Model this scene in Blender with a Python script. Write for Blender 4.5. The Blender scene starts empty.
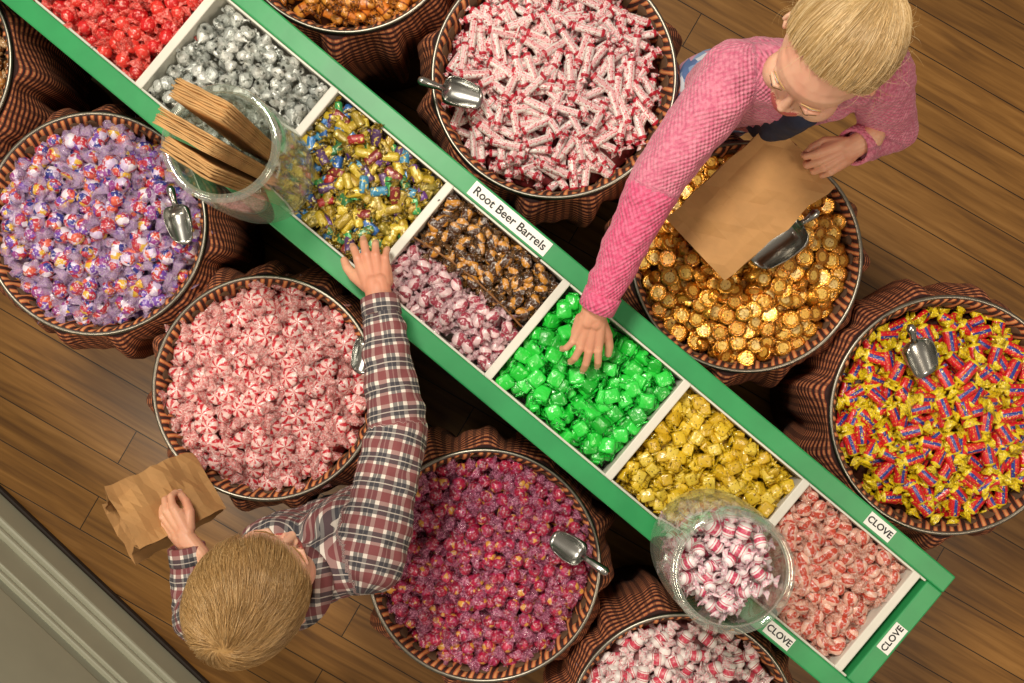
import bpy, math, random
import numpy as np
from mathutils import Vector, Matrix, noise
random.seed(7); rng=np.random.default_rng(7)
SC=bpy.context.scene
F=957.0; H=2.4           # focal length in px, eye height in metres
def P(px,py,z):
    d=H-z
    return Vector(((px-512)*d/F,(341.5-py)*d/F,z))
# ---------------------------------------------------------------- helpers
def hexc(h,a=1.0):
    h=h.lstrip('#'); o=[]
    for i in (0,2,4):
        c=int(h[i:i+2],16)/255
        o.append(c/12.92 if c<=0.04045 else ((c+0.055)/1.055)**2.4)
    return (o[0],o[1],o[2],a)
def link(o): SC.collection.objects.link(o); return o
def empty(name,loc=(0,0,0),rz=0):
    e=bpy.data.objects.new(name,None); e.location=loc; e.rotation_euler=(0,0,rz); e.empty_display_size=.1
    return link(e)
def mesh_np(name,V,Fq,mats,mi=None,lp=None,rnd=None,smooth=True,parent=None):
    V=np.asarray(V,dtype=np.float32); Fq=np.asarray(Fq,dtype=np.int32)
    me=bpy.data.meshes.new(name); k=Fq.shape[1]
    me.vertices.add(len(V)); me.vertices.foreach_set('co',V.ravel())
    me.loops.add(Fq.size); me.loops.foreach_set('vertex_index',Fq.ravel())
    me.polygons.add(len(Fq)); me.polygons.foreach_set('loop_start',np.arange(0,Fq.size,k,dtype=np.int32))
    for m in mats: me.materials.append(m)
    if mi is not None: me.polygons.foreach_set('material_index',np.asarray(mi,dtype=np.int32))
    me.polygons.foreach_set('use_smooth',np.full(len(Fq),smooth))
    if lp is not None:
        a=me.attributes.new('lp','FLOAT_VECTOR','POINT'); a.data.foreach_set('vector',np.asarray(lp,dtype=np.float32).ravel())
    if rnd is not None:
        a=me.attributes.new('rnd','FLOAT','POINT'); a.data.foreach_set('value',np.asarray(rnd,dtype=np.float32))
    me.update(calc_edges=True); me.validate()
    o=link(bpy.data.objects.new(name,me))
    if parent: o.parent=parent
    return o
def grid(name,G,mats,lp=None,wrap=True,smooth=True,parent=None,solid=0,mi=None):
    nu,nv=G.shape[:2]; idx=np.arange(nu*nv).reshape(nu,nv)
    a=idx[:-1]; b=idx[1:]
    if wrap: a2=np.roll(a,-1,1); b2=np.roll(b,-1,1)
    else: a2=a[:,1:]; b2=b[:,1:]; a=a[:,:-1]; b=b[:,:-1]
    Fq=np.stack([a,a2,b2,b],-1).reshape(-1,4)
    o=mesh_np(name,G.reshape(-1,3),Fq,mats,mi,None if lp is None else lp.reshape(-1,3),None,smooth,parent)
    if solid:
        m=o.modifiers.new('s','SOLIDIFY'); m.thickness=solid; m.offset=0
    return o
def revolve(name,prof,mats,n=64,center=(0,0,0),parent=None,solid=0,ruf=None,smooth=True):
    th=np.linspace(0,2*np.pi,n,endpoint=False); G=np.zeros((len(prof),n,3)); L=np.zeros_like(G)
    for i,(r,z) in enumerate(prof):
        rr=np.full(n,r,float); zz=np.full(n,z,float)
        if ruf is not None:
            dr,dz=ruf(i,th); rr=rr+dr; zz=zz+dz
        G[i,:,0]=rr*np.cos(th)+center[0]; G[i,:,1]=rr*np.sin(th)+center[1]; G[i,:,2]=zz+center[2]
        L[i,:,0]=th; L[i,:,1]=zz; L[i,:,2]=i
    return grid(name,G,mats,L,True,smooth,parent,solid)
def box(name,c,s,mat,rz=0,parent=None,bev=0.003,rot=None):
    x,y,z=[v/2 for v in s]
    V=[(i*x,j*y,k*z) for i in (-1,1) for j in (-1,1) for k in (-1,1)]
    Fq=[(0,1,3,2),(4,6,7,5),(0,4,5,1),(2,3,7,6),(0,2,6,4),(1,5,7,3)]
    o=mesh_np(name,V,Fq,[mat],smooth=False,parent=parent)
    o.location=c; o.rotation_euler=rot if rot else (0,0,rz)
    if bev:
        m=o.modifiers.new('b','BEVEL'); m.width=bev; m.segments=2
    return o
# ---------------------------------------------------------------- nodes
def nmat(name):
    m=bpy.data.materials.new(name); m.use_nodes=True
    return m,m.node_tree,m.node_tree.nodes['Principled BSDF']
def nd(nt,t,ins=None,**props):
    n=nt.nodes.new(t)
    for k,v in props.items(): setattr(n,k,v)
    for k,v in (ins or {}).items():
        s=n.inputs[k]
        if isinstance(v,bpy.types.NodeSocket): nt.links.new(v,s)
        else: s.default_value=v
    return n
def mth(nt,op,a,b=None,c=None):
    d={0:a}
    if b is not None: d[1]=b
    if c is not None: d[2]=c
    return nd(nt,'ShaderNodeMath',d,operation=op).outputs[0]
def ramp(nt,fac,stops,const=False):
    n=nt.nodes.new('ShaderNodeValToRGB'); nt.links.new(fac,n.inputs[0]); cr=n.color_ramp
    cr.interpolation='CONSTANT' if const else 'LINEAR'
    while len(cr.elements)<len(stops): cr.elements.new(0.5)
    for e,(p,c) in zip(cr.elements,stops):
        e.position=p; e.color=hexc(c) if isinstance(c,str) else c
    return n.outputs[0]
def mix(nt,f,a,b):
    n=nd(nt,'ShaderNodeMix',data_type='RGBA')
    for i,v in ((0,f),(6,a),(7,b)):
        if isinstance(v,str): v=hexc(v)
        if isinstance(v,bpy.types.NodeSocket): nt.links.new(v,n.inputs[i])
        else: n.inputs[i].default_value=v
    return n.outputs[2]
def attr(nt,name,o='Vector'): return nd(nt,'ShaderNodeAttribute',attribute_name=name).outputs[o]
def bump(nt,b,h,s=.5,d=.002,coat=False):
    n=nd(nt,'ShaderNodeBump',{'Height':h,'Strength':s,'Distance':d}); nt.links.new(n.outputs[0],b.inputs['Normal'])
    if coat: nt.links.new(n.outputs[0],b.inputs['Coat Normal'])
def noisen(nt,vec,scale,detail=2,o=0,dist=0):
    d={'Scale':scale,'Detail':detail,'Distortion':dist}
    if vec is not None: d['Vector']=vec
    return nd(nt,'ShaderNodeTexNoise',d).outputs[o]
def simple(name,col,rough=.5,metal=0,nscale=0,ns=.3,var=0,dist=.002):
    m,nt,b=nmat(name); b.inputs['Base Color'].default_value=hexc(col); b.inputs['Roughness'].default_value=rough; b.inputs['Metallic'].default_value=metal
    if nscale:
        tc=nd(nt,'ShaderNodeTexCoord').outputs['Object']; n=noisen(nt,tc,nscale,4); bump(nt,b,n,ns,dist)
        if var:
            c=hexc(col); d=tuple(v*(1-var) for v in c[:3])+(1,)
            nt.links.new(mix(nt,ramp(nt,n,[(.35,'000000'),(.65,'ffffff')]),d,c),b.inputs['Base Color'])
    return m
def candy_mat(name,kind,cols,rough=.3,metal=0,k=None,bs=.5,nsc=220,glare=0.0,frac=.74,pth=.6):
    m,nt,b=nmat(name); lp=attr(nt,'lp'); rn=attr(nt,'rnd','Fac')
    off=nd(nt,'ShaderNodeVectorMath',{0:lp,1:nd(nt,'ShaderNodeCombineXYZ',{0:rn,1:mth(nt,'MULTIPLY',rn,3.0)}).outputs[0]},operation='ADD').outputs[0]
    sx=nd(nt,'ShaderNodeSeparateXYZ',{0:lp}); x,y,z=sx.outputs
    nz=noisen(nt,off,nsc,3)
    if kind=='palette':
        c=ramp(nt,rn,[(i/len(cols),q) for i,q in enumerate(cols)],True)
        if k: c=mix(nt,ramp(nt,noisen(nt,off,k[1],2),[(k[2],'000000'),(k[2]+.03,'ffffff')]),c,k[0])
    elif kind=='bands':   # stops over |x|/k
        c=ramp(nt,mth(nt,'DIVIDE',mth(nt,'ABSOLUTE',x),k),cols,True)
        c=mix(nt,mth(nt,'MULTIPLY',ramp(nt,nz,[(.5,'000000'),(.62,'ffffff')]),.25),c,cols[-1][1])
    elif kind=='swirl':
        ang=mth(nt,'ARCTAN2',y,x); r=mth(nt,'SQRT',mth(nt,'ADD',mth(nt,'MULTIPLY',x,x),mth(nt,'MULTIPLY',y,y)))
        s=mth(nt,'SINE',mth(nt,'ADD',mth(nt,'MULTIPLY',ang,k),mth(nt,'MULTIPLY',r,90.0)))
        c=ramp(nt,mth(nt,'MULTIPLY_ADD',s,.5,.5),[(.25,cols[0]),(.6,cols[1])],False)
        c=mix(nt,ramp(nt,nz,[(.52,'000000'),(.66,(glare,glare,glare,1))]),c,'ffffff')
    elif kind=='stripes': # round the x axis
        ang=mth(nt,'ARCTAN2',z,y)
        s=mth(nt,'SINE',mth(nt,'ADD',mth(nt,'MULTIPLY',ang,k),mth(nt,'MULTIPLY',x,150.)))
        c=ramp(nt,mth(nt,'MULTIPLY_ADD',s,.5,.5),[(0,cols[0]),(.55,cols[1])],True)
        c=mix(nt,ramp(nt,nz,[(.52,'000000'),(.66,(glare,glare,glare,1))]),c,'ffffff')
    elif kind=='spots':
        v=nd(nt,'ShaderNodeTexVoronoi',{'Vector':off,'Scale':k}).outputs['Color']
        q=nd(nt,'ShaderNodeSeparateColor',{0:v}).outputs[0]
        c=ramp(nt,q,[(i/len(cols),w) for i,w in enumerate(cols)],True)
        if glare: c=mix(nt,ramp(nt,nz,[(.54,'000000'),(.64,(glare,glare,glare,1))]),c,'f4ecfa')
    elif kind=='label': # cols: wrapper, label, label2, print ; k=half length
        a=mth(nt,'DIVIDE',mth(nt,'ABSOLUTE',x),k)
        lab=mix(nt,mth(nt,'LESS_THAN',mth(nt,'ABSOLUTE',y),.0030),cols[1],cols[2])
        pr=mth(nt,'GREATER_THAN',noisen(nt,off,300,1),pth)
        lab=mix(nt,mth(nt,'MULTIPLY',pr,.9),lab,cols[3])
        c=mix(nt,mth(nt,'LESS_THAN',a,frac),cols[0],lab)
    c=mix(nt,mth(nt,'MULTIPLY',rn,.25),c,mix(nt,.5,c,'000000'))
    nt.links.new(c,b.inputs['Base Color']); b.inputs['Roughness'].default_value=rough; b.inputs['Metallic'].default_value=metal
    b.inputs['Coat Weight'].default_value=.7; b.inputs['Coat Roughness'].default_value=.07
    bump(nt,b,nz,bs,.003,True)
    return m
def film(name,col,alpha=.5,metal=0,col2=None,rough=.18):
    m,nt,b=nmat(name); lp=attr(nt,'lp'); rn=attr(nt,'rnd','Fac')
    off=nd(nt,'ShaderNodeVectorMath',{0:lp,1:nd(nt,'ShaderNodeCombineXYZ',{0:rn,1:rn}).outputs[0]},operation='ADD').outputs[0]
    n=noisen(nt,off,260,3)
    c=hexc(col)
    if col2: c=mix(nt,ramp(nt,n,[(.45,'000000'),(.58,'ffffff')]),col,col2); nt.links.new(c,b.inputs['Base Color'])
    else: b.inputs['Base Color'].default_value=c
    b.inputs['Roughness'].default_value=rough; b.inputs['Metallic'].default_value=metal
    if alpha<1:
        nt.links.new(mth(nt,'MULTIPLY_ADD',n,.5,alpha-.25),b.inputs['Alpha'])
    b.inputs['Coat Weight'].default_value=.8; b.inputs['Coat Roughness'].default_value=.08
    bump(nt,b,n,.7,.004,True)
    return m
# ---------------------------------------------------------------- candy templates
def wrapped(L,ry,rz,fanL,fanW,p=2.0,e=2.0,n=12,seed=0,jit=.05,fj=.25,nb=7):
    r=np.random.default_rng(seed); th=np.linspace(0,2*np.pi,n,endpoint=False)
    rings=[]
    neck=.2*min(ry,rz)
    def fan(s):
        return [(s*(L/2+fanL),fanW,fanW*.42,1,fj),(s*(L/2+fanL*.55),fanW*.72,fanW*.34,1,fj*.7),(s*(L/2+fanL*.12),neck*1.2,neck*1.1,1,.05)]
    rings+=fan(-1) if fanL>0 else [(-L/2,.0005,.0005,0,0)]
    for t in np.sin(np.linspace(-1.35,1.35,nb)):
        t=t/np.sin(1.35)*.985; q=(1-abs(t)**p)**(1/p)
        rings.append((t*L/2,ry*q,rz*q,0,jit))
    rings+=fan(1)[::-1] if fanL>0 else [(L/2,.0005,.0005,0,0)]
    G=np.zeros((len(rings),n,3)); fl=[]
    for i,(x,a,b,f,j) in enumerate(rings):
        c,s=np.cos(th),np.sin(th)
        yy=a*np.sign(c)*np.abs(c)**(2/e); zz=b*np.sign(s)*np.abs(s)**(2/e)
        k=1+r.normal(0,j+1e-6,n)
        if f: k*=1+.25*np.cos(3*th+i)
        G[i,:,0]=x+r.normal(0,j*ry*.5+1e-7,n); G[i,:,1]=yy*k; G[i,:,2]=zz*k; fl.append(f)
        if f and j>.06: G[i,:,2]+=r.normal(0,.12*fanW)
    idx=np.arange(G.shape[0]*n).reshape(-1,n); a=idx[:-1];b=idx[1:]
    Fq=np.stack([a,np.roll(a,-1,1),np.roll(b,-1,1),b],-1).reshape(-1,4)
    mi=np.repeat([1 if (fl[i] or fl[i+1]) else 0 for i in range(len(fl)-1)],n)
    return G.reshape(-1,3),Fq,mi
def lathe_t(prof,n=16,flute=0,seed=0,mis=None,jit=.0):
    r=np.random.default_rng(seed); th=np.linspace(0,2*np.pi,n,endpoint=False); G=np.zeros((len(prof),n,3))
    for i,(rad,z) in enumerate(prof):
        k=1+flute*(np.arange(n)%2*2-1)*(1 if 0<i<len(prof)-1 and rad>.009 else 0)+r.normal(0,jit+1e-7,n)
        G[i,:,0]=rad*k*np.cos(th);G[i,:,1]=rad*k*np.sin(th);G[i,:,2]=z+r.normal(0,jit*.01+1e-9,n)
    idx=np.arange(G.shape[0]*n).reshape(-1,n); a=idx[:-1];b=idx[1:]
    Fq=np.stack([a,np.roll(a,-1,1),np.roll(b,-1,1),b],-1).reshape(-1,4)
    return G.reshape(-1,3),Fq,np.repeat(mis or [0]*(len(prof)-1),n)
def variants(f,**k): return [f(seed=s,**k) for s in range(5)]
def scatter(name,T,pos,mats,tilt=.35,parent=None,flip=0.,scale=(.92,1.1)):
    Vs,Fs,Ms,Ls,Rs=[],[],[],[],[]; base=0
    for p in pos:
        V,Fq,mi=T[rng.integers(len(T))]
        yaw=rng.uniform(0,2*np.pi); ax=rng.uniform(0,2*np.pi); tl=rng.normal(0,tilt)
        if rng.random()<flip: tl+=rng.uniform(.8,2.6)
        R=Matrix.Rotation(tl,3,Vector((math.cos(ax),math.sin(ax),0)))@Matrix.Rotation(yaw,3,'Z')
        W=(V*rng.uniform(*scale))@np.array(R).T+np.array(p)
        Vs.append(W);Fs.append(Fq+base);Ms.append(mi);Ls.append(V);Rs.append(np.full(len(V),rng.random())); base+=len(V)
    return mesh_np(name,np.concatenate(Vs),np.concatenate(Fs),mats,np.concatenate(Ms),np.concatenate(Ls),np.concatenate(Rs),True,parent)
def disc_pts(cx,cy,R,a,zf,layers=3,dz=.011):
    out=[]
    for l in range(layers):
        ox,oy=rng.uniform(0,a,2); n=int(R/a)+2
        for i in range(-n,n+1):
            for j in range(-n,n+1):
                x=i*a+(j%2)*a/2+ox+rng.normal(0,a*.2); y=j*a*.87+oy+rng.normal(0,a*.2)
                if math.hypot(x,y)<R: out.append((cx+x,cy+y,zf(math.hypot(x,y)/R,x,y)-dz*(layers-1-l)+rng.normal(0,.003)))
    return out
# ---------------------------------------------------------------- materials
M_green=simple('painted_green_wood','2c9a58',.42,0,18,.25,.12)
M_white=simple('painted_white_wood','e2dfd4',.45,0,25,.2,.06)
M_zinc=simple('galvanised_metal','9c968a',.38,1,60,.2,.15)
M_steel=simple('steel','b8b8b4',.26,1,40,.1)
M_dark=simple('dark_wood','2a1d14',.7,0,30,.3,.3)
M_black=simple('dark_cloth','14110f',.9,0,30,.3,.3)
M_kraft=simple('kraft_paper','bb8c57',.8,0,22,.35,.16,.006)
M_kraft2=simple('kraft_paper_stack','c79c66',.8,0,40,.2,.2,.003)
M_label=simple('label_paper','f4f3ee',.5,0,30,.05)
M_ink=simple('label_ink','181818',.6)
def fabric_mat():
    m,nt,b=nmat('striped_fabric'); lp=attr(nt,'lp'); s=nd(nt,'ShaderNodeSeparateXYZ',{0:lp})
    a=mth(nt,'SINE',mth(nt,'MULTIPLY',s.outputs[0],96.)); c=mth(nt,'SINE',mth(nt,'MULTIPLY',s.outputs[1],640.))
    c1=ramp(nt,mth(nt,'MULTIPLY_ADD',c,.5,.5),[(0,'2e1512'),(.34,'a84e34'),(.8,'cf8a5a')],True)
    c2=mix(nt,mth(nt,'MULTIPLY',ramp(nt,mth(nt,'MULTIPLY_ADD',a,.5,.5),[(.6,'000000'),(.66,'ffffff')]),.6),c1,'3a1814')
    nt.links.new(c2,b.inputs['Base Color']); b.inputs['Roughness'].default_value=.85
    bump(nt,b,noisen(nt,lp,300,2),.3); return m
def liner_mat():
    m,nt,b=nmat('striped_liner_fabric'); lp=attr(nt,'lp'); s=nd(nt,'ShaderNodeSeparateXYZ',{0:lp})
    a=mth(nt,'SINE',mth(nt,'ADD',mth(nt,'MULTIPLY',s.outputs[0],88.),mth(nt,'MULTIPLY',s.outputs[1],160.)))
    c1=ramp(nt,mth(nt,'MULTIPLY_ADD',a,.5,.5),[(0,'3a1a12'),(.42,'b25c36'),(.8,'d48e58')],True)
    nt.links.new(c1,b.inputs['Base Color']); b.inputs['Roughness'].default_value=.8
    bump(nt,b,a,.3); return m
M_fab=fabric_mat(); M_lin=liner_mat()
def glass_mat(name='jar_glass',base=.06,dif=.22):
    m,nt,b=nmat(name); out=[n for n in nt.nodes if n.type=='OUTPUT_MATERIAL'][0]
    lw=nd(nt,'ShaderNodeLayerWeight',{'Blend':.4}).outputs['Facing']
    g=nd(nt,'ShaderNodeBsdfGlossy',{'Roughness':.05,'Color':(.9,.95,.92,1)}).outputs[0]
    df=nd(nt,'ShaderNodeBsdfDiffuse',{'Color':(.66,.72,.64,1)}).outputs[0]
    g=nd(nt,'ShaderNodeMixShader',{0:dif,1:g,2:df}).outputs[0]
    t=nd(nt,'ShaderNodeBsdfTransparent',{'Color':(.94,.97,.95,1)}).outputs[0]
    f=mth(nt,'MULTIPLY_ADD',mth(nt,'POWER',lw,2.0),.8,base)
    ms=nd(nt,'ShaderNodeMixShader',{0:f,1:t,2:g}); nt.links.new(ms.outputs[0],out.inputs[0]); return m
M_glass=glass_mat(); M_lip_g=glass_mat('jar_lip_glass',.18,.45)
# ---------------------------------------------------------------- floor
def floor_mat():
    m,nt,b=nmat('oak_floor_boards'); tc=nd(nt,'ShaderNodeTexCoord').outputs['Object']
    mp=nd(nt,'ShaderNodeMapping',{'Vector':tc,'Rotation':(0,0,math.radians(30))}).outputs[0]
    br=nd(nt,'ShaderNodeTexBrick',{'Vector':mp,'Color1':(0,0,0,1),'Color2':(1,1,1,1),'Mortar':(.5,.5,.5,1),'Scale':1.,'Mortar Size':.0013,'Mortar Smooth':.2,'Brick Width':1.9,'Row Height':.095},offset=.37)
    st=nd(nt,'ShaderNodeMapping',{'Vector':mp,'Scale':(2.2,34,1)}).outputs[0]
    w=nd(nt,'ShaderNodeVectorMath',{0:st,1:br.outputs[0]},operation='ADD').outputs[0]
    g=noisen(nt,w,1.6,6,0,.6)
    big=noisen(nt,mp,1.6,3)
    c=ramp(nt,g,[(.25,'6a451e'),(.5,'966830'),(.75,'b48244')])
    c=mix(nt,mth(nt,'MULTIPLY',nd(nt,'ShaderNodeSeparateColor',{0:br.outputs[0]}).outputs[0],.4),c,mix(nt,.5,c,'2c1a0d'))
    c=mix(nt,mth(nt,'MULTIPLY',ramp(nt,big,[(.4,'000000'),(.7,'ffffff')]),.3),c,'4f3616')
    c=mix(nt,br.outputs['Fac'],c,'1a0f06')
    nt.links.new(c,b.inputs['Base Color']); b.inputs['Roughness'].default_value=.38
    bump(nt,b,mth(nt,'SUBTRACT',mth(nt,'MULTIPLY',g,.3),br.outputs['Fac']),.4,.002); return m
box('floor',(0,0,-.02),(7,7,.04),floor_mat(),bev=0)
# ---------------------------------------------------------------- counter cabinet lower left
M_cab=simple('grey_green_paint','b8b8a2',.5,0,10,.1,.06)
M_cab2=simple('grey_green_paint_panel','a6a996',.5,0,10,.1,.06)
cab=empty('counter_cabinet',(-.686*1.151,-.728*1.151,0),math.radians(-43.3))
def cb(n,x,y0,y1,z0,z1,w,m=M_cab,bev=.003): box(n,(x,-(y0+y1)/2,(z0+z1)/2),(w,y1-y0,z1-z0),m,parent=cab,bev=bev)
cb('carcass',0,.045,.55,0,.88,3.0,M_cab2); cb('baseboard',0,0,.05,0,.10,3.0,bev=.006); cb('baseboard_cap',0,.012,.05,.10,.118,3.0,bev=.006)
cb('bottom_rail',0,.026,.05,.118,.20,3.0); cb('top_rail',0,.026,.05,.74,.88,3.0); cb('countertop',0,-.02,.58,.88,.92,3.06,M_dark,.008)
for i,x in enumerate((-1.45,-.72,-.02,.68,1.45)): cb('stile_%d'%i,x,.026,.05,.2,.74,.09)
for i,(x,w) in enumerate(((-1.085,.62),(-.37,.59),(.33,.59),(1.065,.66))):
    cb('panel_mould_a%d'%i,x,.034,.05,.2,.215,w,bev=.004); cb('panel_field_%d'%i,x,.038,.05,.25,.70,w-.1,bev=.008)
cb('base_shadow_strip',0,-.012,0,0,.018,3.0,M_dark,.005)  # dark strip standing in for the shadow line at the baseboard foot
# ---------------------------------------------------------------- display table
AZ=-math.atan2(.64,.768); KT=1.66/F
tab=empty('candy_display_table',(0,0,0),AZ)
# local x = along the table, local y = towards upper right (T = -y)
def S(s): return (s-612)*KT
def T(t): return -(t+65)*KT
x0,x1=S(-190),S(1103); yT,yB=T(-168),T(0); zt=.745; fw=.036
def tb(n,xa,xb,ya,yb,za,zb,m,bev=.003): return box(n,((xa+xb)/2,(ya+yb)/2,(za+zb)/2),(xb-xa,yb-ya,zb-za),m,parent=tab,bev=bev)
tb('rail_far',x0,x1,yT-fw,yT,zt-.10,zt,M_green); tb('rail_near',x0,x1,yB,yB+fw,zt-.10,zt,M_green)
tb('rail_end',x1-.034,x1,yB+fw,yT-fw,zt-.10,zt,M_green); tb('rail_start',x0,x0+.034,yB+fw,yT-fw,zt-.10,zt,M_green)
tb('tray_bottom',x0+.03,x1-.03,yB+.03,yT-.03,zt-.10,zt-.085,M_white)
cuts=[-145,8,161,314,464,616,773,928,1072]
for i,s in enumerate(cuts): tb('divider_%d'%i,S(s)-.008,S(s)+.008,yB+fw,yT-fw,zt-.085,zt-.004,M_white,.002)
tb('side_strip',x0+.03,x1-.034,yT-fw-.004,yT-fw,zt-.08,zt-.006,M_white,.001); tb('side_strip_near',x0+.03,x1-.034,yB+fw,yB+fw+.004,zt-.08,zt-.006,M_white,.001)
tb('plinth',x0+.06,x1-.08,yB+.05,yT-.05,0.0,zt-.10,M_black)
for i,(x,y) in enumerate(((x0+.05,yB+.03),(x0+.05,yT-.03),(x1-.05,yB+.03),(x1-.05,yT-.03),(0,yB+.03),(0,yT-.03))):
    tb('leg_%d'%i,x-.025,x+.025,y-.02,y+.02,0,zt-.10,M_green)
def label(name,txt,u,v,rot,w,h,size):
    e=empty(name,(0,0,0)); e.parent=None
    loc=Matrix.Rotation(AZ,4,'Z')@Vector((u,v,zt)); e.location=loc; e.rotation_euler=(0,0,AZ+rot)
    box('card',(0,0,.0006),(w,h,.0012),M_label,parent=e,bev=0)
    c=bpy.data.curves.new(name+'_lettering','FONT'); c.body=txt; c.size=size; c.align_x='CENTER'; c.align_y='CENTER'; c.extrude=.0002; c.offset=.00035
    c.materials.append(M_ink); o=link(bpy.data.objects.new('lettering',c)); o.parent=e; o.location=(0,0,.0015)
label('root_beer_barrels_label','Root Beer Barrels',S(532),yT-fw/2,0,.172,.028,.0215)
label('clove_label','CLOVE',S(1012),yT-fw/2,0,.055,.025,.0165)
label('clove_label','CLOVE',x1-.018,T(-80),math.pi/2,.055,.025,.0165)
label('clove_label','CLOVE',S(1004),yB+fw/2,0,.055,.025,.0165)
# cell fill
def cell(name,i,Tm,mats,a,layers=3,dz=.012,tilt=.4,vr=(0,1),flip=0.,ur=(0,1),mound=.014,base='555555'):
    ua,ub=S(cuts[i])+.014,S(cuts[i+1])-.014; va,vb=yB+fw+.01,yT-fw-.01
    va,vb=va+(vb-va)*vr[0],va+(vb-va)*vr[1]; cx,cy=(ua+ub)/2,(va+vb)/2; pts=[]
    R=Matrix.Rotation(AZ,3,'Z')
    for l in range(layers):
        nx=max(1,round((ub-ua)/a)); ny=max(1,round((vb-va)/(a*.85)))
        for ii in range(nx):
            for jj in range(ny):
                u=ua+(ii+.5+rng.normal(0,.22))*(ub-ua)/nx; v=va+(jj+.5+rng.normal(0,.22))*(vb-va)/ny
                u=min(max(u,ua),ub); v=min(max(v,va),vb)
                q=(1-((u-cx)/(ub-ua)*2)**2)*(1-((v-cy)/(vb-va)*2)**2)
                w=R@Vector((u,v,zt-.020+mound*q-dz*(layers-1-l)+rng.normal(0,.003))); pts.append(tuple(w))
    o=scatter(name,Tm,pts,mats,tilt,None,flip)
    return o
# candy definitions ------------------------------------------------------
ball=variants(wrapped,L=.029,ry=.015,rz=.014,fanL=.017,fanW=.0150)
smallball=variants(wrapped,L=.021,ry=.0105,rz=.0105,fanL=.014,fanW=.011)
cherryball=variants(wrapped,L=.025,ry=.0128,rz=.0125,fanL=.016,fanW=.0140)
mint=variants(wrapped,L=.036,ry=.018,rz=.0095,fanL=.016,fanW=.0175,n=14,jit=.03)
roll=variants(wrapped,L=.060,ry=.0078,rz=.0078,fanL=.009,fanW=.0080,p=12,jit=.015,fj=.2,nb=9)
stick=variants(wrapped,L=.043,ry=.0112,rz=.0080,fanL=.015,fanW=.0125,p=9,e=3,jit=.03)
jewel=variants(wrapped,L=.031,ry=.0085,rz=.0072,fanL=.009,fanW=.0090,p=9,e=3,jit=.035)
barrel=variants(wrapped,L=.024,ry=.010,rz=.0095,fanL=.011,fanW=.010,p=3.5,jit=.04)
clovet=variants(wrapped,L=.026,ry=.0125,rz=.0105,fanL=.012,fanW=.0125,p=2.6,jit=.04)
cube=variants(wrapped,L=.026,ry=.0125,rz=.0095,fanL=.004,fanW=.011,p=9,e=7,jit=.04,fj=.25)
cube2=variants(wrapped,L=.023,ry=.0105,rz=.0085,fanL=.0045,fanW=.0105,p=9,e=7,jit=.04,fj=.25)
taffy=variants(wrapped,L=.034,ry=.0115,rz=.0105,fanL=.014,fanW=.0135,p=5,jit=.04)
kiss=variants(lathe_t,prof=[(.0004,0),(.0095,.0002),(.0125,.004),(.0108,.009),(.0065,.014),(.0026,.018),(.0014,.022),(.0038,.028)],n=12,jit=.06)
kiss=[(v-np.array([0,0,.009]),f,m) for v,f,m in kiss]
cup=variants(lathe_t,prof=[(.0004,.0065),(.0088,.0065),(.0118,.0062),(.0160,.0072),(.0154,.004),(.0128,-.006),(.0004,-.0065)],n=28,flute=.05,mis=[1,0,0,0,0,0])
# ---------------------------------------------------------------- baskets
RZ=.62; DR=H-RZ
M_tub=simple('barrel_staves','5a3b22',.7,0,25,.4,.35)
def ufill(col): return simple('fill_'+col,col,.6,0,60,.6,.5,.006)
baskets={}
def basket(key,px,py,rpx,Tm,mats,a,layers=3,dz=.012,tilt=.45,flip=.05,base='553333',cname='candy_pile',dome=.045,low=.020,mg=.021):
    c=P(px,py,RZ); R=rpx*DR/F; e=empty('candy_basket',(c.x,c.y,0)); s1=rng.uniform(0,6)
    revolve('tub',[(.0005,.0),(R*.74,.0),(R*.80,.2),(R*.9,.5),(R*.955,RZ-.01)],[M_tub],48,parent=e,solid=.006)
    revolve('liner',[(R-.001,RZ+.003),(R-.005,RZ+.004),(R-.009,RZ-.004),(R-.013,RZ-.020),(R-.018,RZ-.045),(R-.024,RZ-.09)],[M_lin],160,parent=e,solid=.002,
        ruf=lambda i,th:(.0015*np.sin(37*th+s1)*min(i,3),.0012*np.sin(29*th)*min(i,2)))
    def rf(i,th):
        amp=[0,.004,.014,.022,.028,.030,.030][i]
        f=np.sin(15*th+s1+.5*np.sin(3*th))+.5*np.sin(26*th+2*s1)+.4*np.sin(7*th)
        return amp*f*.5, .010*np.sin(11*th+s1)*min(i,2)
    revolve('skirt',[(R+.002,RZ-.003),(R+.007,RZ-.014),(R+.022,RZ-.05),(R+.030,RZ-.09),(R+.026,RZ-.15),(R+.014,RZ-.23),(R+.0,RZ-.32)],[M_fab],240,parent=e,solid=.002,ruf=rf)
    # rim hoop
    pr=[(R+.0042*math.cos(t),RZ+.004+.0045*math.sin(t)) for t in np.linspace(0,2*np.pi,11)]
    revolve('rim_hoop',pr,[M_zinc],96,parent=e)
    zf=lambda q,x,y: RZ-low+dome*(1-q**2.2)+.004*noise.noise(Vector((x*12,y*12,s1)))
    revolve('fill_core',[(.0005,RZ-low+dome-.035),(R*.5,RZ-low+dome*.75-.035),(R*.8,RZ-low+dome*.35-.03),(R-.022,RZ-low-.03),(R-.03,RZ-.13)],[ufill(base)],48,parent=e)
    scatter(cname,Tm,disc_pts(c.x,c.y,R-mg,a,zf,layers,dz),mats,tilt,None,flip)
    baskets[key]=(c,R)
basket('jaw',96,224,110,ball,[candy_mat('jawbreaker_wrap','spots',['2f3590','c82c40','7a4cb4','e0604a','d8c4ea','a04a9a','f0e4f4','e9b83a','c03048'],k=85,glare=.8),film('lilac_cellophane','dcc2e2',.42,0,'b894cc')],.0345,base='5a3c78',cname='jawbreaker_candy_pile')
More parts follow.
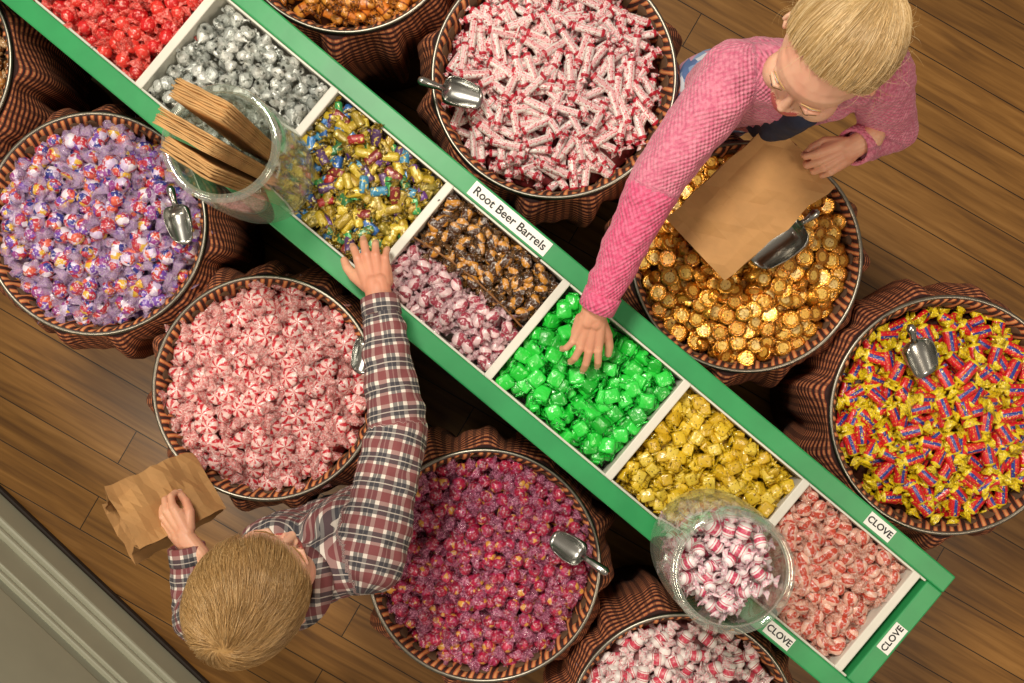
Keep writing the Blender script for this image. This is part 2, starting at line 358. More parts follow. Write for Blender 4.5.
basket('mint',266,388,111,mint,[candy_mat('starlight_mint','swirl',['cf2034','f8cac4'],k=6.,glare=.6),film('cellophane_red_reflection','f08a8a',.52,0,'ffd8d4')],.0375,base='b83a42',cname='peppermint_candy_pile')  # twist ends are clear film; red reflection is painted in as pink
basket('roll',554,77,121,roll,[candy_mat('candy_roll_wrap','label',['c41f38','fbf2ee','eeb8bc','cc2a42'],k=.030,frac=.80,pth=.60),film('white_cellophane','fae4e2',.9,0,'d8485c')],.040,base='7a2228',cname='candy_roll_pile',layers=5,dz=.009,tilt=.22,flip=0,mg=.034)
basket('cup',746,257,114,cup,[candy_mat('gold_foil','palette',['e0962a','d08420','e8a638'],metal=.75,rough=.26,k=('5a2c0c',160,.63)),candy_mat('gold_label','palette',['f4c862','ecb44c','f8d482'],metal=.3,rough=.3,k=('8a4414',300,.60))],.0295,base='3a200c',cname='peanut_butter_cup_pile',layers=4,dz=.012,tilt=.45,flip=.15)
basket('stick',948,415,118,stick,[candy_mat('red_blue_label_wrap','label',['f0d526','dc1a26','22409c','f6dc3a'],k=.0215,frac=.82,pth=.65),film('yellow_wrap','f4d81a',1.,0,'c9a814')],.042,base='4a2010',cname='molasses_chew_pile',layers=4,dz=.011,tilt=.3,flip=0,mg=.030)
basket('cherry',484,565,115,cherryball,[candy_mat('cherry_wrap','spots',['a8143c','c42450','9a1240','cc3058','b01840','e0a040','a82050','901238','b83468','b41840'],k=110,glare=.35),film('magenta_cellophane','a84070',.40,0,'e89cbc')],.0315,base='500c26',cname='cherry_ball_candy_pile',layers=4)
basket('taffy',682,727,113,taffy,[candy_mat('pink_taffy_wrap','bands',[(0,'d8405c'),(.3,'f5e2e0'),(.42,'c93a55'),(.5,'f7ecea')],k=.017),film('white_waxpaper','f5e6e4',.9,0,'e8a8b0')],.038,base='a86a6a',cname='taffy_candy_pile')
basket('orange',346,-80,113,stick,[candy_mat('orange_wrap','bands',[(0,'e8842a'),(.4,'8a3a12'),(.6,'e89a3a')],k=.017),film('orange_film','e08a30',.8,0,'6a3414')],.038,base='5a2c10',cname='orange_chew_pile',mg=.03)
basket('far',-98,60,110,barrel,[candy_mat('amber_wrap','palette',['b87a3a','8a5426'],k=('e0c090',200,.58)),film('amber_film','d0a878',.6)],.034,base='4a2c10',cname='butterscotch_candy_pile')
# cells
cell('strawberry_candy_pile',0,smallball,[candy_mat('strawberry_wrap2','palette',['c82a2a','e0453a'],k=('f6a89a',200,.6)),film('red_cellophane2','e8584a',.6,0,'ffb0a0')],.028)
cell('strawberry_candy_pile',1,cherryball,[candy_mat('strawberry_wrap','palette',['d81e22','ea3a30','c8141a'],k=('f88a7c',200,.58)),film('red_cellophane','f04a40',.65,0,'ff8a80')],.029)
cell('silver_kiss_pile',2,kiss,[candy_mat('silver_foil','palette',['dcdfda','c8cdc8','e6e8e2'],metal=.35,rough=.3,bs=.8,k=('8a9088',150,.6))],.025,flip=.5)
cell('jewel_chew_pile',3,jewel,[candy_mat('mixed_wrap','palette',['2f78b8','b89a26','3a9a50','c8ac2a','6a3a8a','2a62a8','d0b430','b02a2a','3a8ab0','a88c20'],metal=.1,k=('ecd870',170,.60)),film('gold_film','b09220',.95,.15,'5a4a10')],.029,layers=2,dz=.011,tilt=.3)
cell('jewel_chew_pile',3,jewel,[candy_mat('mixed_gold_wrap','palette',['a8861c','2f78b8','5a3a6a','8a7a20','c2a52a','3a7a4a','8a2a2a','a88c20'],metal=.1,k=('d8c060',170,.58)),film('gold_film2','9a7e1c',.95,.2,'4a3f10')],.034,layers=3,dz=.008,tilt=.3)
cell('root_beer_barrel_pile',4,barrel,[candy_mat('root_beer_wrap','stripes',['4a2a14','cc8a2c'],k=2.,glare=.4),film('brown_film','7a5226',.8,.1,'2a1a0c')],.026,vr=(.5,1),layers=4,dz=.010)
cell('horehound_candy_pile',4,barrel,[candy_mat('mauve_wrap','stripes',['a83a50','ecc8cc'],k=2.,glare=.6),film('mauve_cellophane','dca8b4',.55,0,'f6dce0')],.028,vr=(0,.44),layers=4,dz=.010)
cell('green_caramel_pile',5,cube,[candy_mat('green_wrap','palette',['1fce3a','2ede48','16b430'],rough=.36,bs=.6,nsc=120,k=('8ff09a',140,.66)),film('green_film','24d640',1.,0,'12a02c')],.0305,flip=.12,layers=4,tilt=.4)
cell('yellow_caramel_pile',6,cube2,[candy_mat('yellow_wrap','palette',['e2be26','d6ae1e','ecce46'],rough=.4,metal=0,bs=.5,nsc=120,k=('8a6a14',260,.61)),film('yellow_film','e0bc24',1.,0,'b89414')],.0265,flip=.12,layers=4,tilt=.4)
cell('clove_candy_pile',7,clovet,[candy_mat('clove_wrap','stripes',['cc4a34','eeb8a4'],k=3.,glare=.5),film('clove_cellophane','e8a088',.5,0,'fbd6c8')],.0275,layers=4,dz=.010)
# curved wire separator in the root beer cell
g=np.array([[ [S(464+i*152/24)+.0, (yB+yT)/2-.004+.012*math.sin(i/24*math.pi*1.0), z] for z in (zt-.08,zt-.001)] for i in range(1,24)])
grid('cell_separator',g,[simple('separator_card','8a5a2c',.6,0,90,.5,.4)],wrap=False,parent=tab,solid=.003)
# ---------------------------------------------------------------- scoops
def scoop(px,py,z,dirpx,L=.075,W=.03,tilt=.25,hl=.07):
    e=empty('metal_scoop',P(px,py,z)); yaw=math.atan2(-dirpx[1],dirpx[0]); e.rotation_euler=(0,tilt,yaw)
    nu,nv=14,19; G=np.zeros((nu,nv,3))
    for i in range(nu):
        t=i/(nu-1); x=-L/2+t*L; w=W*(.78+.22*math.sin(min(1,t*1.6)*math.pi/2))*(1 if t<.75 else math.sqrt(max(.004,1-((t-.75)/.25)**2)))
        for j in range(nv):
            a=-math.pi/2+(j/(nv-1)-.5)*math.pi*(1.0+.5*t)
            G[i,j]=(x-(.016*max(0,1-3*t))*math.cos(a+math.pi/2),w*math.cos(a),W*.8+w*math.sin(a)*.85)
    grid('bowl',G,[M_steel],wrap=False,parent=e,solid=.0015)
    prof=[(.0005,0),(.0065,0),(.0055,.012),(.0072,.02),(.0078,hl*.6),(.0085,hl-.006),(.005,hl),(.0005,hl+.001)]
    h=revolve('handle',prof,[M_steel],20,parent=e); h.location=(L/2-.004,0,W*.7); h.rotation_euler=(0,math.radians(74),0)
scoop(458,95,.665,(-1,-.25),.060,.026,-.1,.05); scoop(182,222,.645,(-.25,-1),.055,.024,.1,.04); scoop(366,352,.652,(.3,-1),.052,.022,.1,.04)
scoop(572,548,.652,(.85,.5),.055,.024,-.15,.055); scoop(915,354,.662,(-.45,-1),.060,.028,-.1,.035); scoop(778,240,.66,(.7,-.55),.09,.038,-.1,.04)
# ---------------------------------------------------------------- jars
def jar(u,v,R,Hh,zb):
    c=Matrix.Rotation(AZ,3,'Z')@Vector((u,v,zb)); e=empty('glass_candy_jar',c)
    prof=[(.0005,.004),(R*.8,.003),(R*.93,.002),(R,.012),(R*1.02,Hh*.4),(R*1.0,Hh*.72),(R*.95,Hh*.84),(R*.90,Hh*.9),(R*.88,Hh*.955),(R*.85,Hh*.955),(R*.87,Hh*.90),(R*.925,Hh*.835),(R*.975,Hh*.72),(R*.99,Hh*.4),(R*.97,.016),(R*.8,.009),(.0005,.009)]
    o=revolve('glass_body',prof,[M_glass],64,parent=e); s=o.modifiers.new('s','SUBSURF'); s.levels=1; s.render_levels=1
    revolve('glass_lip',[(R*.895+.0065*math.cos(t),Hh*.965+.0065*math.sin(t)) for t in np.linspace(0,2*np.pi,15)],[M_lip_g],64,parent=e)
    return e,c
j1,c1=jar(-.512,-.050,.090,.265,zt)
j2,c2=jar(.478,-.054,.098,.220,zt)
jr=variants(wrapped,L=.025,ry=.0105,rz=.0095,fanL=.009,fanW=.010,p=4,jit=.04)
pts=[]
for k in range(9):
    rr=.075 if k<8 else .068
    for (x,y,z) in disc_pts(c2.x,c2.y,rr,.029,lambda q,x,y:0,1): pts.append((x,y,zt+.022+k*.0185+rng.normal(0,.004)))
scatter('pink_taffy_jar_fill',jr,pts,[candy_mat('jar_taffy_wrap','bands',[(0,'cf3f66'),(.28,'f6e6e8'),(.5,'e07a92'),(.62,'f8eef0')],k=.012),film('jar_waxpaper','f6e4ea',.95,0,'e8b0c0')],.6)
# folded paper bags standing in jar 1
pb=empty('folded_paper_bag_stack',(c1.x,c1.y,zt+.012))
def bundle(off,ang,tiltx,tilty,n,w,h,th):
    q=empty('bundle'); q.parent=pb; q.location=off; q.rotation_euler=(tiltx,tilty,ang)
    for i in range(n):
        dx=rng.normal(0,.0012); hh=h+rng.normal(0,.002)
        nu,nv=7,9; G=np.zeros((nu,nv,3)); bw=rng.normal(0,.0006)
        for a in range(nu):
            for b in range(nv):
                t=a/(nu-1); s=b/(nv-1)-.5
                G[a,b]=(s*w+dx, (i-n/2)*th/n*(.85+.2*t)+bw*t*t+.0006*math.sin(s*14+i), t*hh)
        grid('bag_%d'%i,G,[M_kraft2],wrap=False,parent=q,solid=.0022)
bundle((.004,.032,0),math.radians(-27),math.radians(-2),math.radians(-4),11,.085,.305,.028)
bundle((-.004,.003,0),math.radians(-30),math.radians(2),math.radians(-6),11,.095,.295,.026)
bundle((-.004,-.025,0),math.radians(-33),math.radians(4),math.radians(-5),9,.085,.285,.022)
# ---------------------------------------------------------------- paper bag
def paper_bag(name,c,ydir,zdir,w,h,d,open_=.5):
    y=Vector(ydir).normalized(); z=Vector(zdir); z=(z-y*z.dot(y)).normalized(); x=y.cross(z)
    e=empty(name,c)
    nu=15; cs=[]
    def ring(t):
        dd=d*(1-t*.0) * (1 if t>0.08 else .9); ww=w
        op=dd*(.35+.65*t*open_+.2*math.sin(t*3))
        pts=[]
        for k in range(6): pts.append((-ww/2+ww*k/6, op/2*(1+.12*math.sin(k*1.3+t*5))))
        for k in range(4): pts.append((ww/2-.25*op*math.sin(k/4*math.pi)*.6, op/2-op*k/4))
        for k in range(6): pts.append((ww/2-ww*k/6, -op/2*(1+.12*math.sin(k*1.7+t*4))))
        for k in range(4): pts.append((-ww/2+.25*op*math.sin(k/4*math.pi)*.6, -op/2+op*k/4))
        return pts
    G=[]
    r0=ring(0); G.append([Vector((0,0,0)) for p in r0]); G.append([Vector((p[0]*.5,0.0,p[1]*.5)) for p in r0])
    for i in range(nu):
        t=i/(nu-1); rr=ring(t); row=[]
        for k,p in enumerate(rr):
            wob=.006*noise.noise(Vector((p[0]*30,t*6,p[1]*40+w*9)))
            row.append(Vector((p[0]+wob,t*h+(.002*(k%2) if i==nu-1 else 0),p[1]+wob*1.6)))
        G.append(row)
    A=np.array([[x*p.x+y*p.y+z*p.z for p in row] for row in G])
    o=grid('paper',A,[M_kraft],wrap=True,parent=e,solid=.0012,smooth=False)
    return e
# ---------------------------------------------------------------- figures
def capsule(p0,r0,p1,r1,n=18,flat=None):
    p0=Vector(p0);p1=Vector(p1); ax=p1-p0; L=ax.length
    if L<1e-6: ax=Vector((0,0,1))
    ax.normalize(); u=ax.orthogonal().normalized(); v=ax.cross(u); rows=[]
    for i in range(6):
        a=-math.pi/2+i/5*math.pi/2*.999; rows.append((p0+ax*(r0*math.sin(a)),max(r0*math.cos(a),1e-4)))
    for i in range(6):
        a=i/5*math.pi/2*.999; rows.append((p1+ax*(r1*math.sin(a)),max(r1*math.cos(a),1e-4)))
    V=[];n_=n
    for c,r in rows:
        for k in range(n_):
            t=2*math.pi*k/n_; V.append(c+u*(r*math.cos(t))+v*(r*math.sin(t)))
    V=np.array(V); idx=np.arange(len(rows)*n).reshape(-1,n);a=idx[:-1];b=idx[1:]
    Fq=np.stack([a,np.roll(a,-1,1),np.roll(b,-1,1),b],-1).reshape(-1,4)
    Fc=[list(idx[0][::-1]),list(idx[-1])]
    return V,[list(f) for f in Fq]+Fc
def ellip(c,rad,M=None):
    V,Fc=capsule((0,0,0),1,(0,0,1e-7),1,24); V=V*np.array(rad)
    if M is not None: V=V@np.array(M).T
    return V+np.array(c),Fc
def fuse(parts,voxel,smooth=4,fac=.5):
    Vs=[];Fs=[];b=0
    for V,Fc in parts:
        Vs.append(V); Fs+= [[i+b for i in f] for f in Fc]; b+=len(V)
    me=bpy.data.meshes.new('tmp'); me.from_pydata(np.concatenate(Vs).tolist(),[],Fs); me.update()
    o=link(bpy.data.objects.new('tmp',me))
    m=o.modifiers.new('r','REMESH'); m.mode='VOXEL'; m.voxel_size=voxel; m.use_smooth_shade=True
    if smooth: s=o.modifiers.new('s','SMOOTH'); s.iterations=smooth; s.factor=fac
    dg=bpy.context.evaluated_depsgraph_get(); dg.update(); nm=bpy.data.meshes.new_from_object(o.evaluated_get(dg))
    bpy.data.objects.remove(o); 
    V=np.zeros(len(nm.vertices)*3,dtype=np.float32); nm.vertices.foreach_get('co',V); 
    return nm,V.reshape(-1,3)
def skin_mat(name,col,blush):
    m,nt,b=nmat(name); tc=nd(nt,'ShaderNodeTexCoord').outputs['Object']
    n=noisen(nt,tc,14,3); c=mix(nt,ramp(nt,n,[(.4,'000000'),(.65,'ffffff')]),col,blush)
    nt.links.new(c,b.inputs['Base Color']); b.inputs['Roughness'].default_value=.48
    b.inputs['Subsurface Weight'].default_value=.12; b.inputs['Subsurface Radius'].default_value=(.01,.004,.002); b.inputs['Subsurface Scale'].default_value=.5
    bump(nt,b,noisen(nt,tc,180,3),.12,.001); return m
M_skin=skin_mat('child_skin','e2ad8c','d69377'); M_skinf=skin_mat('child_face_skin','ebbc9f','e5a58c')
M_nail=simple('fingernail','efc9b8',.3); M_lip=simple('lips','c2605c',.4)
M_eye=simple('eye_white','f0eeea',.15); M_iris=simple('iris','35506a',.15); M_brow=simple('eyebrow_hair','8a6236',.7)
def hand(name,wrist,fwd,up,side,curls,spread=1.,sc=1.,parent=None,thumb=0.):
    y=Vector(fwd).normalized(); z=Vector(up); z=(z-y*z.dot(y)).normalized(); x=y.cross(z); O=Vector(wrist)
    ts=-1 if side=='R' else 1
    def W(p): return O+(x*p[0]+y*p[1]+z*p[2])*sc
    parts=[]; nails=[]
    def cap(a,ra,b,rb): parts.append(capsule(W(a),ra*sc,W(b),rb*sc,14))
    cap((0,-.045,0),.0175,(0,.0,0),.0165); cap((ts*.006,-.04,0),.0165,(ts*.006,.01,0),.015); cap((-ts*.006,-.04,0),.0165,(-ts*.006,.01,0),.015)
    kn=[(ts*.0225,.058,0,.050,.0070,.10),(ts*.0075,.061,.002,.056,.0072,.02),(-ts*.0075,.058,.001,.051,.0068,-.06),(-ts*.0215,.051,-.002,.041,.0060,-.16)]
    for (kx,ky,kz,L,r,sp) in kn: cap((kx*.55,.006,-.001),.0125,(kx,ky,kz-.002),r*1.18)
    cap((ts*.016,.012,-.007),.0125,(ts*.022,.042,-.006),.009); cap((-ts*.016,.012,-.006),.012,(-ts*.02,.035,-.006),.009)
    for i,(kx,ky,kz,L,r,sp) in enumerate(kn):
        p=Vector((kx,ky,kz)); a=0; sa=ts*sp*spread*1.6; cu=curls[i]
        for j,(fr,cc) in enumerate(zip((.45,.30,.25),cu)):
            a+=cc; dv=Vector((math.sin(sa)*math.cos(a),math.cos(sa)*math.cos(a),-math.sin(a))); q=p+dv*(L*fr)
            r0=r*(1-.08*j); r1=r*(1-.08*(j+1)); cap(p,r0*1.04,q,r1); p=q
        nrm=Vector((0,math.sin(a),math.cos(a)))
        nails.append(ellip((0,0,0),(r*.62*sc,r*.85*sc,.0012*sc)))
        nc=p-dv*.001+nrm*(r*.74); Mx=Matrix((x,y,z)).transposed()@Matrix.Rotation(-a,3,'X')
        V,Fc=nails[-1]; nails[-1]=(V@np.array(Mx).T+np.array(W(nc)),Fc)
    t0=Vector((ts*.016,.012,-.006)); t1=Vector((ts*(.034-.006*thumb),.034,-.013-.008*thumb)); t2=Vector((ts*(.043-.02*thumb),.054,-.019-.012*thumb)); t3=Vector((ts*(.046-.034*thumb),.070,-.024-.016*thumb))
    cap(t0,.0125,t1,.0095); cap(t1,.0092,t2,.0080); cap(t2,.0080,t3,.0066)
    me,V=fuse(parts,.0014,5,.5); me.name=name; me.materials.clear(); me.materials.append(M_skin)
    me.polygons.foreach_set('material_index',np.zeros(len(me.polygons),dtype=np.int32))
    o=link(bpy.data.objects.new(name,me)); o.parent=parent
    Vs=[];Fs=[];b=0
    for V,Fc in nails: Vs.append(V); Fs+=[[i+b for i in f] for f in Fc]; b+=len(V)
    me=bpy.data.meshes.new(name+'_nails'); me.from_pydata(np.concatenate(Vs).tolist(),[],Fs); me.materials.append(M_nail); me.polygons.foreach_set('use_smooth',[True]*len(me.polygons))
    o=link(bpy.data.objects.new(name+'_nails',me)); o.parent=parent
def body(name,bones,mats,voxel,parent,wr=.003):
    """bones: (p0,r0,p1,r1,matindex,chain offset)"""
    me,V=fuse([capsule(b[0],b[1],b[2],b[3],20) for b in bones],voxel,5,.5); me.name=name
    N=len(V); best=np.full(N,1e9); bi=np.zeros(N,int); lp=np.zeros((N,3))
    for k,b in enumerate(bones):
        p0=np.array(b[0]);p1=np.array(b[2]); d=p1-p0; L=max(np.linalg.norm(d),1e-6); t=np.clip(((V-p0)@d)/L**2,0,1)
        c=p0+t[:,None]*d; dist=np.linalg.norm(V-c,axis=1)-(b[1]+(b[3]-b[1])*t)
        w=dist<best; best[w]=dist[w]; bi[w]=k
        if b[5] is None: l=np.stack([V[:,0]*.95+V[:,1]*.3,V[:,2]*1.+V[:,1]*.8,V[:,1]*0],1)
        else:
            ax=Vector(d/L); u=ax.cross(Vector((0,0,1))).normalized(); v=ax.cross(u); rel=V-c
            ang=np.arctan2(rel@np.array(v),rel@np.array(u)); l=np.stack([ang*(b[1]+b[3])/2,b[5]+((V-p0)@d)/L,ang*0],1)
        lp[w]=l[w]
    # cloth wrinkles
    nrm=np.zeros(N*3,dtype=np.float32); me.vertices.foreach_get('normal',nrm); nrm=nrm.reshape(-1,3)
    dv=np.array([noise.noise(Vector(p)*26)*.6+noise.noise(Vector((p[0]*60,p[1]*60,p[2]*40)))*.5+max(0,noise.noise(Vector((p[0]*14+3,p[1]*34,p[2]*20))))*.9 for p in V.tolist()])
    V2=V+nrm*(dv*wr)[:,None]; me.vertices.foreach_set('co',V2.astype(np.float32).ravel())
    a=me.attributes.new('lp','FLOAT_VECTOR','POINT'); a.data.foreach_set('vector',lp.astype(np.float32).ravel())
    me.materials.clear()
    for m in mats: me.materials.append(m)
    mv=np.array([b[4] for b in bones])[bi]
    li=np.zeros(len(me.loops),dtype=np.int32); me.loops.foreach_get('vertex_index',li); ls=np.zeros(len(me.polygons),dtype=np.int32); me.polygons.foreach_get('loop_start',ls)
    me.polygons.foreach_set('material_index',mv[li[ls]].astype(np.int32)); me.polygons.foreach_set('use_smooth',np.ones(len(ls),bool)); me.update()
    o=link(bpy.data.objects.new(name,me)); o.parent=parent; return o
def plaid_mat():
    m,nt,b=nmat('plaid_flannel'); s=nd(nt,'ShaderNodeSeparateXYZ',{0:attr(nt,'lp')}); 
    def st(v,per,lo,hi,off=0.):
        f=mth(nt,'FRACT',mth(nt,'ADD',mth(nt,'DIVIDE',v,per),off+20.)); return mth(nt,'MULTIPLY',mth(nt,'GREATER_THAN',f,lo),mth(nt,'LESS_THAN',f,hi))
    c=hexc('e6dcd2')
    for v in (s.outputs[0],s.outputs[1]):
        c=mix(nt,mth(nt,'MULTIPLY',st(v,.040,0,.36),.72),c,'741022'); c=mix(nt,mth(nt,'MULTIPLY',st(v,.040,.48,.84),.76),c,'10142a')
        c=mix(nt,mth(nt,'MULTIPLY',st(v,.040,.64,.68),.6),c,'e8dcd0')
    nt.links.new(c,b.inputs['Base Color']); b.inputs['Roughness'].default_value=.85; bump(nt,b,noisen(nt,nd(nt,'ShaderNodeTexCoord').outputs['Object'],120,3),.3); return m
def knit_mat(name,c1,c2,sc=1.):
    m,nt,b=nmat(name); lp=attr(nt,'lp'); s=nd(nt,'ShaderNodeSeparateXYZ',{0:lp})
    w=mth(nt,'MULTIPLY',mth(nt,'SINE',mth(nt,'MULTIPLY',s.outputs[0],1100.*sc)),mth(nt,'SINE',mth(nt,'MULTIPLY',s.outputs[1],900.*sc)))
    n=noisen(nt,nd(nt,'ShaderNodeTexCoord').outputs['Object'],160,3)
    c=mix(nt,ramp(nt,n,[(.38,'000000'),(.62,'ffffff')]),c1,c2); nt.links.new(c,b.inputs['Base Color']); b.inputs['Roughness'].default_value=.9
    b.inputs['Sheen Weight'].default_value=.2
    bump(nt,b,mth(nt,'ADD',w,n),.6,.002); return m
def floral_mat():
    m,nt,b=nmat('floral_leggings'); tc=nd(nt,'ShaderNodeTexCoord').outputs['Object']
    v=nd(nt,'ShaderNodeTexVoronoi',{'Vector':tc,'Scale':55}); c=ramp(nt,nd(nt,'ShaderNodeSeparateColor',{0:v.outputs['Color']}).outputs[0],[(0,'8fa6cc'),(.35,'dfe3ee'),(.6,'5d76a8'),(.85,'d39ab0')],True)
    nt.links.new(c,b.inputs['Base Color']); b.inputs['Roughness'].default_value=.85; return m
M_plaid=plaid_mat(); M_denim=knit_mat('navy_denim','1c2233','2a3550'); M_pink_lit=knit_mat('pink_knit_lit','d8507c','e87498',.7); M_pink_shade=knit_mat('pink_knit_shade','d26a8a','e68ea6',.7); M_flor=floral_mat()  # cardigan is one knit; lighting difference along the arm painted as two pinks
M_shoe=simple('shoe_leather','3a2a20',.5,0,40,.2,.2); M_tee=simple('navy_cotton','2b3048',.85,0,60,.3,.3); M_tee2=simple('white_cotton','d9dbe4',.85,0,60,.3,.1)
# head ------------------------------------------------------------------
def hair_mat(name,cols):
    m,nt,b=nmat(name); rn=attr(nt,'rnd','Fac'); nt.links.new(ramp(nt,rn,[(i/(len(cols)-1),c) for i,c in enumerate(cols)]),b.inputs['Base Color'])
    b.inputs['Roughness'].default_value=.36; return m
SK=Vector((.0735,.0890,.0830)); SKC=Vector((0,-.006,.018))
def skull(d,off): # d unit direction
    k=1/math.sqrt((d.x/SK.x)**2+(d.y/SK.y)**2+(d.z/SK.z)**2); return SKC+d*(k+off)
def hairy(d,bang=0): 
    return d.z>-.42+1.12*max(0,d.y+.12)-bang*max(0,d.y)*.12 - (.25 if d.y<-.5 else 0)
def strands(name,paths,w,mats,Mw,parent):
    n=len(paths[0]); V=[];R=[]
    A=np.array(paths) # S,n,3
    tan=np.gradient(A,axis=1); tan/=np.linalg.norm(tan,axis=2,keepdims=True)+1e-9
    ref=A-np.array(SKC); ref/=np.linalg.norm(ref,axis=2,keepdims=True)+1e-9
    s1=np.cross(tan,ref); s1/=np.linalg.norm(s1,axis=2,keepdims=True)+1e-9; s2=np.cross(tan,s1)
    wt=w*np.array([1-.75*(i/(n-1))**2 for i in range(n)])[None,:,None]
    rings=[A+wt*(s1*math.cos(a)+s2*math.sin(a)*.7) for a in (0,2.094,4.189)]
    G=np.stack(rings,2) # S,n,3,3
    S_=len(paths); idx=np.arange(S_*n*3).reshape(S_,n,3); a=idx[:,:-1];b=idx[:,1:]
    Fq=np.stack([a,np.roll(a,-1,2),np.roll(b,-1,2),b],-1).reshape(-1,4)
    Vv=G.reshape(-1,3); Mn=np.array(Mw); Vv=Vv@Mn[:3,:3].T+Mn[:3,3]
    rr=np.repeat(rng.random(S_),n*3); mesh_np(name,Vv,Fq,mats,None,None,rr,True,parent)
def head(name,c,face,up,parent,mats_h,style,scale=1.,neck=None):
    y=Vector(face).normalized(); z=Vector(up); z=(z-y*z.dot(y)).normalized(); x=y.cross(z)
    Mw=Matrix.Translation(Vector(c))@Matrix((x,y,z)).transposed().to_4x4()@Matrix.Scale(scale,4)
    pr=[]
    pr.append(ellip(SKC,SK)); pr.append(ellip((0,.026,-.034),(.061,.060,.068))); pr.append(ellip((0,.040,.014),(.060,.048,.048)))
    pr.append(ellip((0,.062,-.082),(.019,.016,.015)))
    for s in (-1,1):
        pr.append(ellip((s*.035,.050,-.044),(.029,.031,.030))); pr.append(capsule((s*.016,.082,.006),.0065,(s*.042,.071,.005),.006))
        pr.append(capsule((s*.048,.0,-.052),.018,(s*.018,.055,-.084),.016))
        pr.append(ellip((s*.0085,.089,-.037),(.006,.0065,.005)))
        # ear: rim + lobe
        for q in range(9):
            a0=-1.9+q*.52; a1=a0+.52
            f=lambda a:Vector((s*.078+s*.006*math.cos(a)*-1,-.008-.013*math.cos(a),-.018+.021*math.sin(a)))
            pr.append(capsule(f(a0),.0038,f(a1),.0038,10))
        pr.append(ellip((s*.0735,-.004,-.018),(.005,.011,.018))); pr.append(ellip((s*.076,.0,-.038),(.0045,.006,.007)))
    pr.append(capsule((0,.083,-.006),.006,(0,.093,-.032),.0078)); pr.append(ellip((0,.095,-.033),(.0078,.0072,.0068)))
    for k in range(6):
        a=-1+k*.4; b_=a+.4; f=lambda t,zz,yy:Vector((t*.023,.0900-yy*t*t,-.061+zz+.008*t*t))
        if b_<=1.01:
            pr.append(capsule(f(a,.003,.010),.0042,f(b_,.003,.010),.0042,10)); pr.append(capsule(f(a,-.004,.010),.0046,f(b_,-.004,.010),.0046,10))
    nk=Vector(neck) if neck else None
    nl=Mw.inverted()@nk; pr.append(capsule((0,-.022,-.05),.034,nl,.034)); pr.append(capsule((0,-.005,-.06),.032,nl,.032))
    me,V=fuse(pr,.0022,5,.5); me.name=name
    Vw=V@np.array(Mw)[:3,:3].T+np.array(Mw)[:3,3]; me.vertices.foreach_set('co',Vw.astype(np.float32).ravel())
    me.materials.clear(); me.materials.append(M_skinf); me.materials.append(M_lip)
    lip=((np.abs(V[:,2]+.061-.008*(V[:,0]/.023)**2)<.0070)&(np.abs(V[:,0])<.0250)&(V[:,1]>.0800))
    li=np.zeros(len(me.loops),dtype=np.int32); me.loops.foreach_get('vertex_index',li); ls=np.zeros(len(me.polygons),dtype=np.int32); me.polygons.foreach_get('loop_start',ls)
    me.polygons.foreach_set('material_index',lip[li[ls]].astype(np.int32)); me.update()
    o=link(bpy.data.objects.new(name,me)); o.parent=parent
    def addm(nm,parts,mat):
        Vs=[];Fs=[];b=0
        for V_,Fc in parts: Vs.append(V_); Fs+=[[i+b for i in f] for f in Fc]; b+=len(V_)
        A=np.concatenate(Vs)@np.array(Mw)[:3,:3].T+np.array(Mw)[:3,3]
        m_=bpy.data.meshes.new(nm); m_.from_pydata(A.tolist(),[],Fs); m_.materials.append(mat); m_.polygons.foreach_set('use_smooth',[True]*len(m_.polygons))
        q=link(bpy.data.objects.new(nm,m_)); q.parent=parent
    addm('eyes',[ellip((s*.030,.0735,-.010),(.0150,.0130,.0105)) for s in (-1,1)],M_eye)
    addm('irises',[ellip((s*.030,.0850,-.013),(.0060,.003,.0060)) for s in (-1,1)],M_iris)
    addm('upper_eyelids',[capsule((s*.016,.082,-.004),.0030,(s*.030,.0875,-.001),.0036,10) for s in (-1,1)]+[capsule((s*.030,.0875,-.001),.0036,(s*.044,.076,-.006),.003,10) for s in (-1,1)],M_skinf)
    addm('eyelashes',[capsule((s*.018,.0855,-.0065),.0008,(s*.030,.0905,-.004),.0010,8) for s in (-1,1)]+[capsule((s*.030,.0905,-.004),.0010,(s*.044,.0795,-.009),.0008,8) for s in (-1,1)],M_brow)
    addm('eyebrows',[capsule((s*.016,.0885,.014),.0010,(s*.030,.0865,.019),.0012,8) for s in (-1,1)]+[capsule((s*.030,.0865,.019),.0012,(s*.043,.079,.015),.0008,8) for s in (-1,1)],mats_h)
    # scalp cap
    nu,nv=40,72; G=np.zeros((nu,nv,3)); keep=[]
    crown=Vector((.15,-.72,.68)).normalized(); bang=1. if style=='boy' else 0.
    V=[];idx={};Fc=[]
    for i in range(nu):
        for j in range(nv):
            ph=math.pi*(i+.5)/nu; t=2*math.pi*j/nv; V.append(Vector((math.sin(ph)*math.cos(t),math.sin(ph)*math.sin(t),math.cos(ph))))
    for i in range(nu-1):
        for j in range(nv):
            q=[i*nv+j,i*nv+(j+1)%nv,(i+1)*nv+(j+1)%nv,(i+1)*nv+j]
            if all(hairy(V[k],bang) for k in q): Fc.append(q[::-1])
    A=np.array([skull(d,.004) for d in V])@np.array(Mw)[:3,:3].T+np.array(Mw)[:3,3]
    mesh_np('scalp_hair',A,Fc,[mats_h],None,None,np.full(len(A),.4),True,parent)
    paths=[]; n=9
    def rd():
        v=Vector(rng.normal(0,1,3)); return v.normalized()
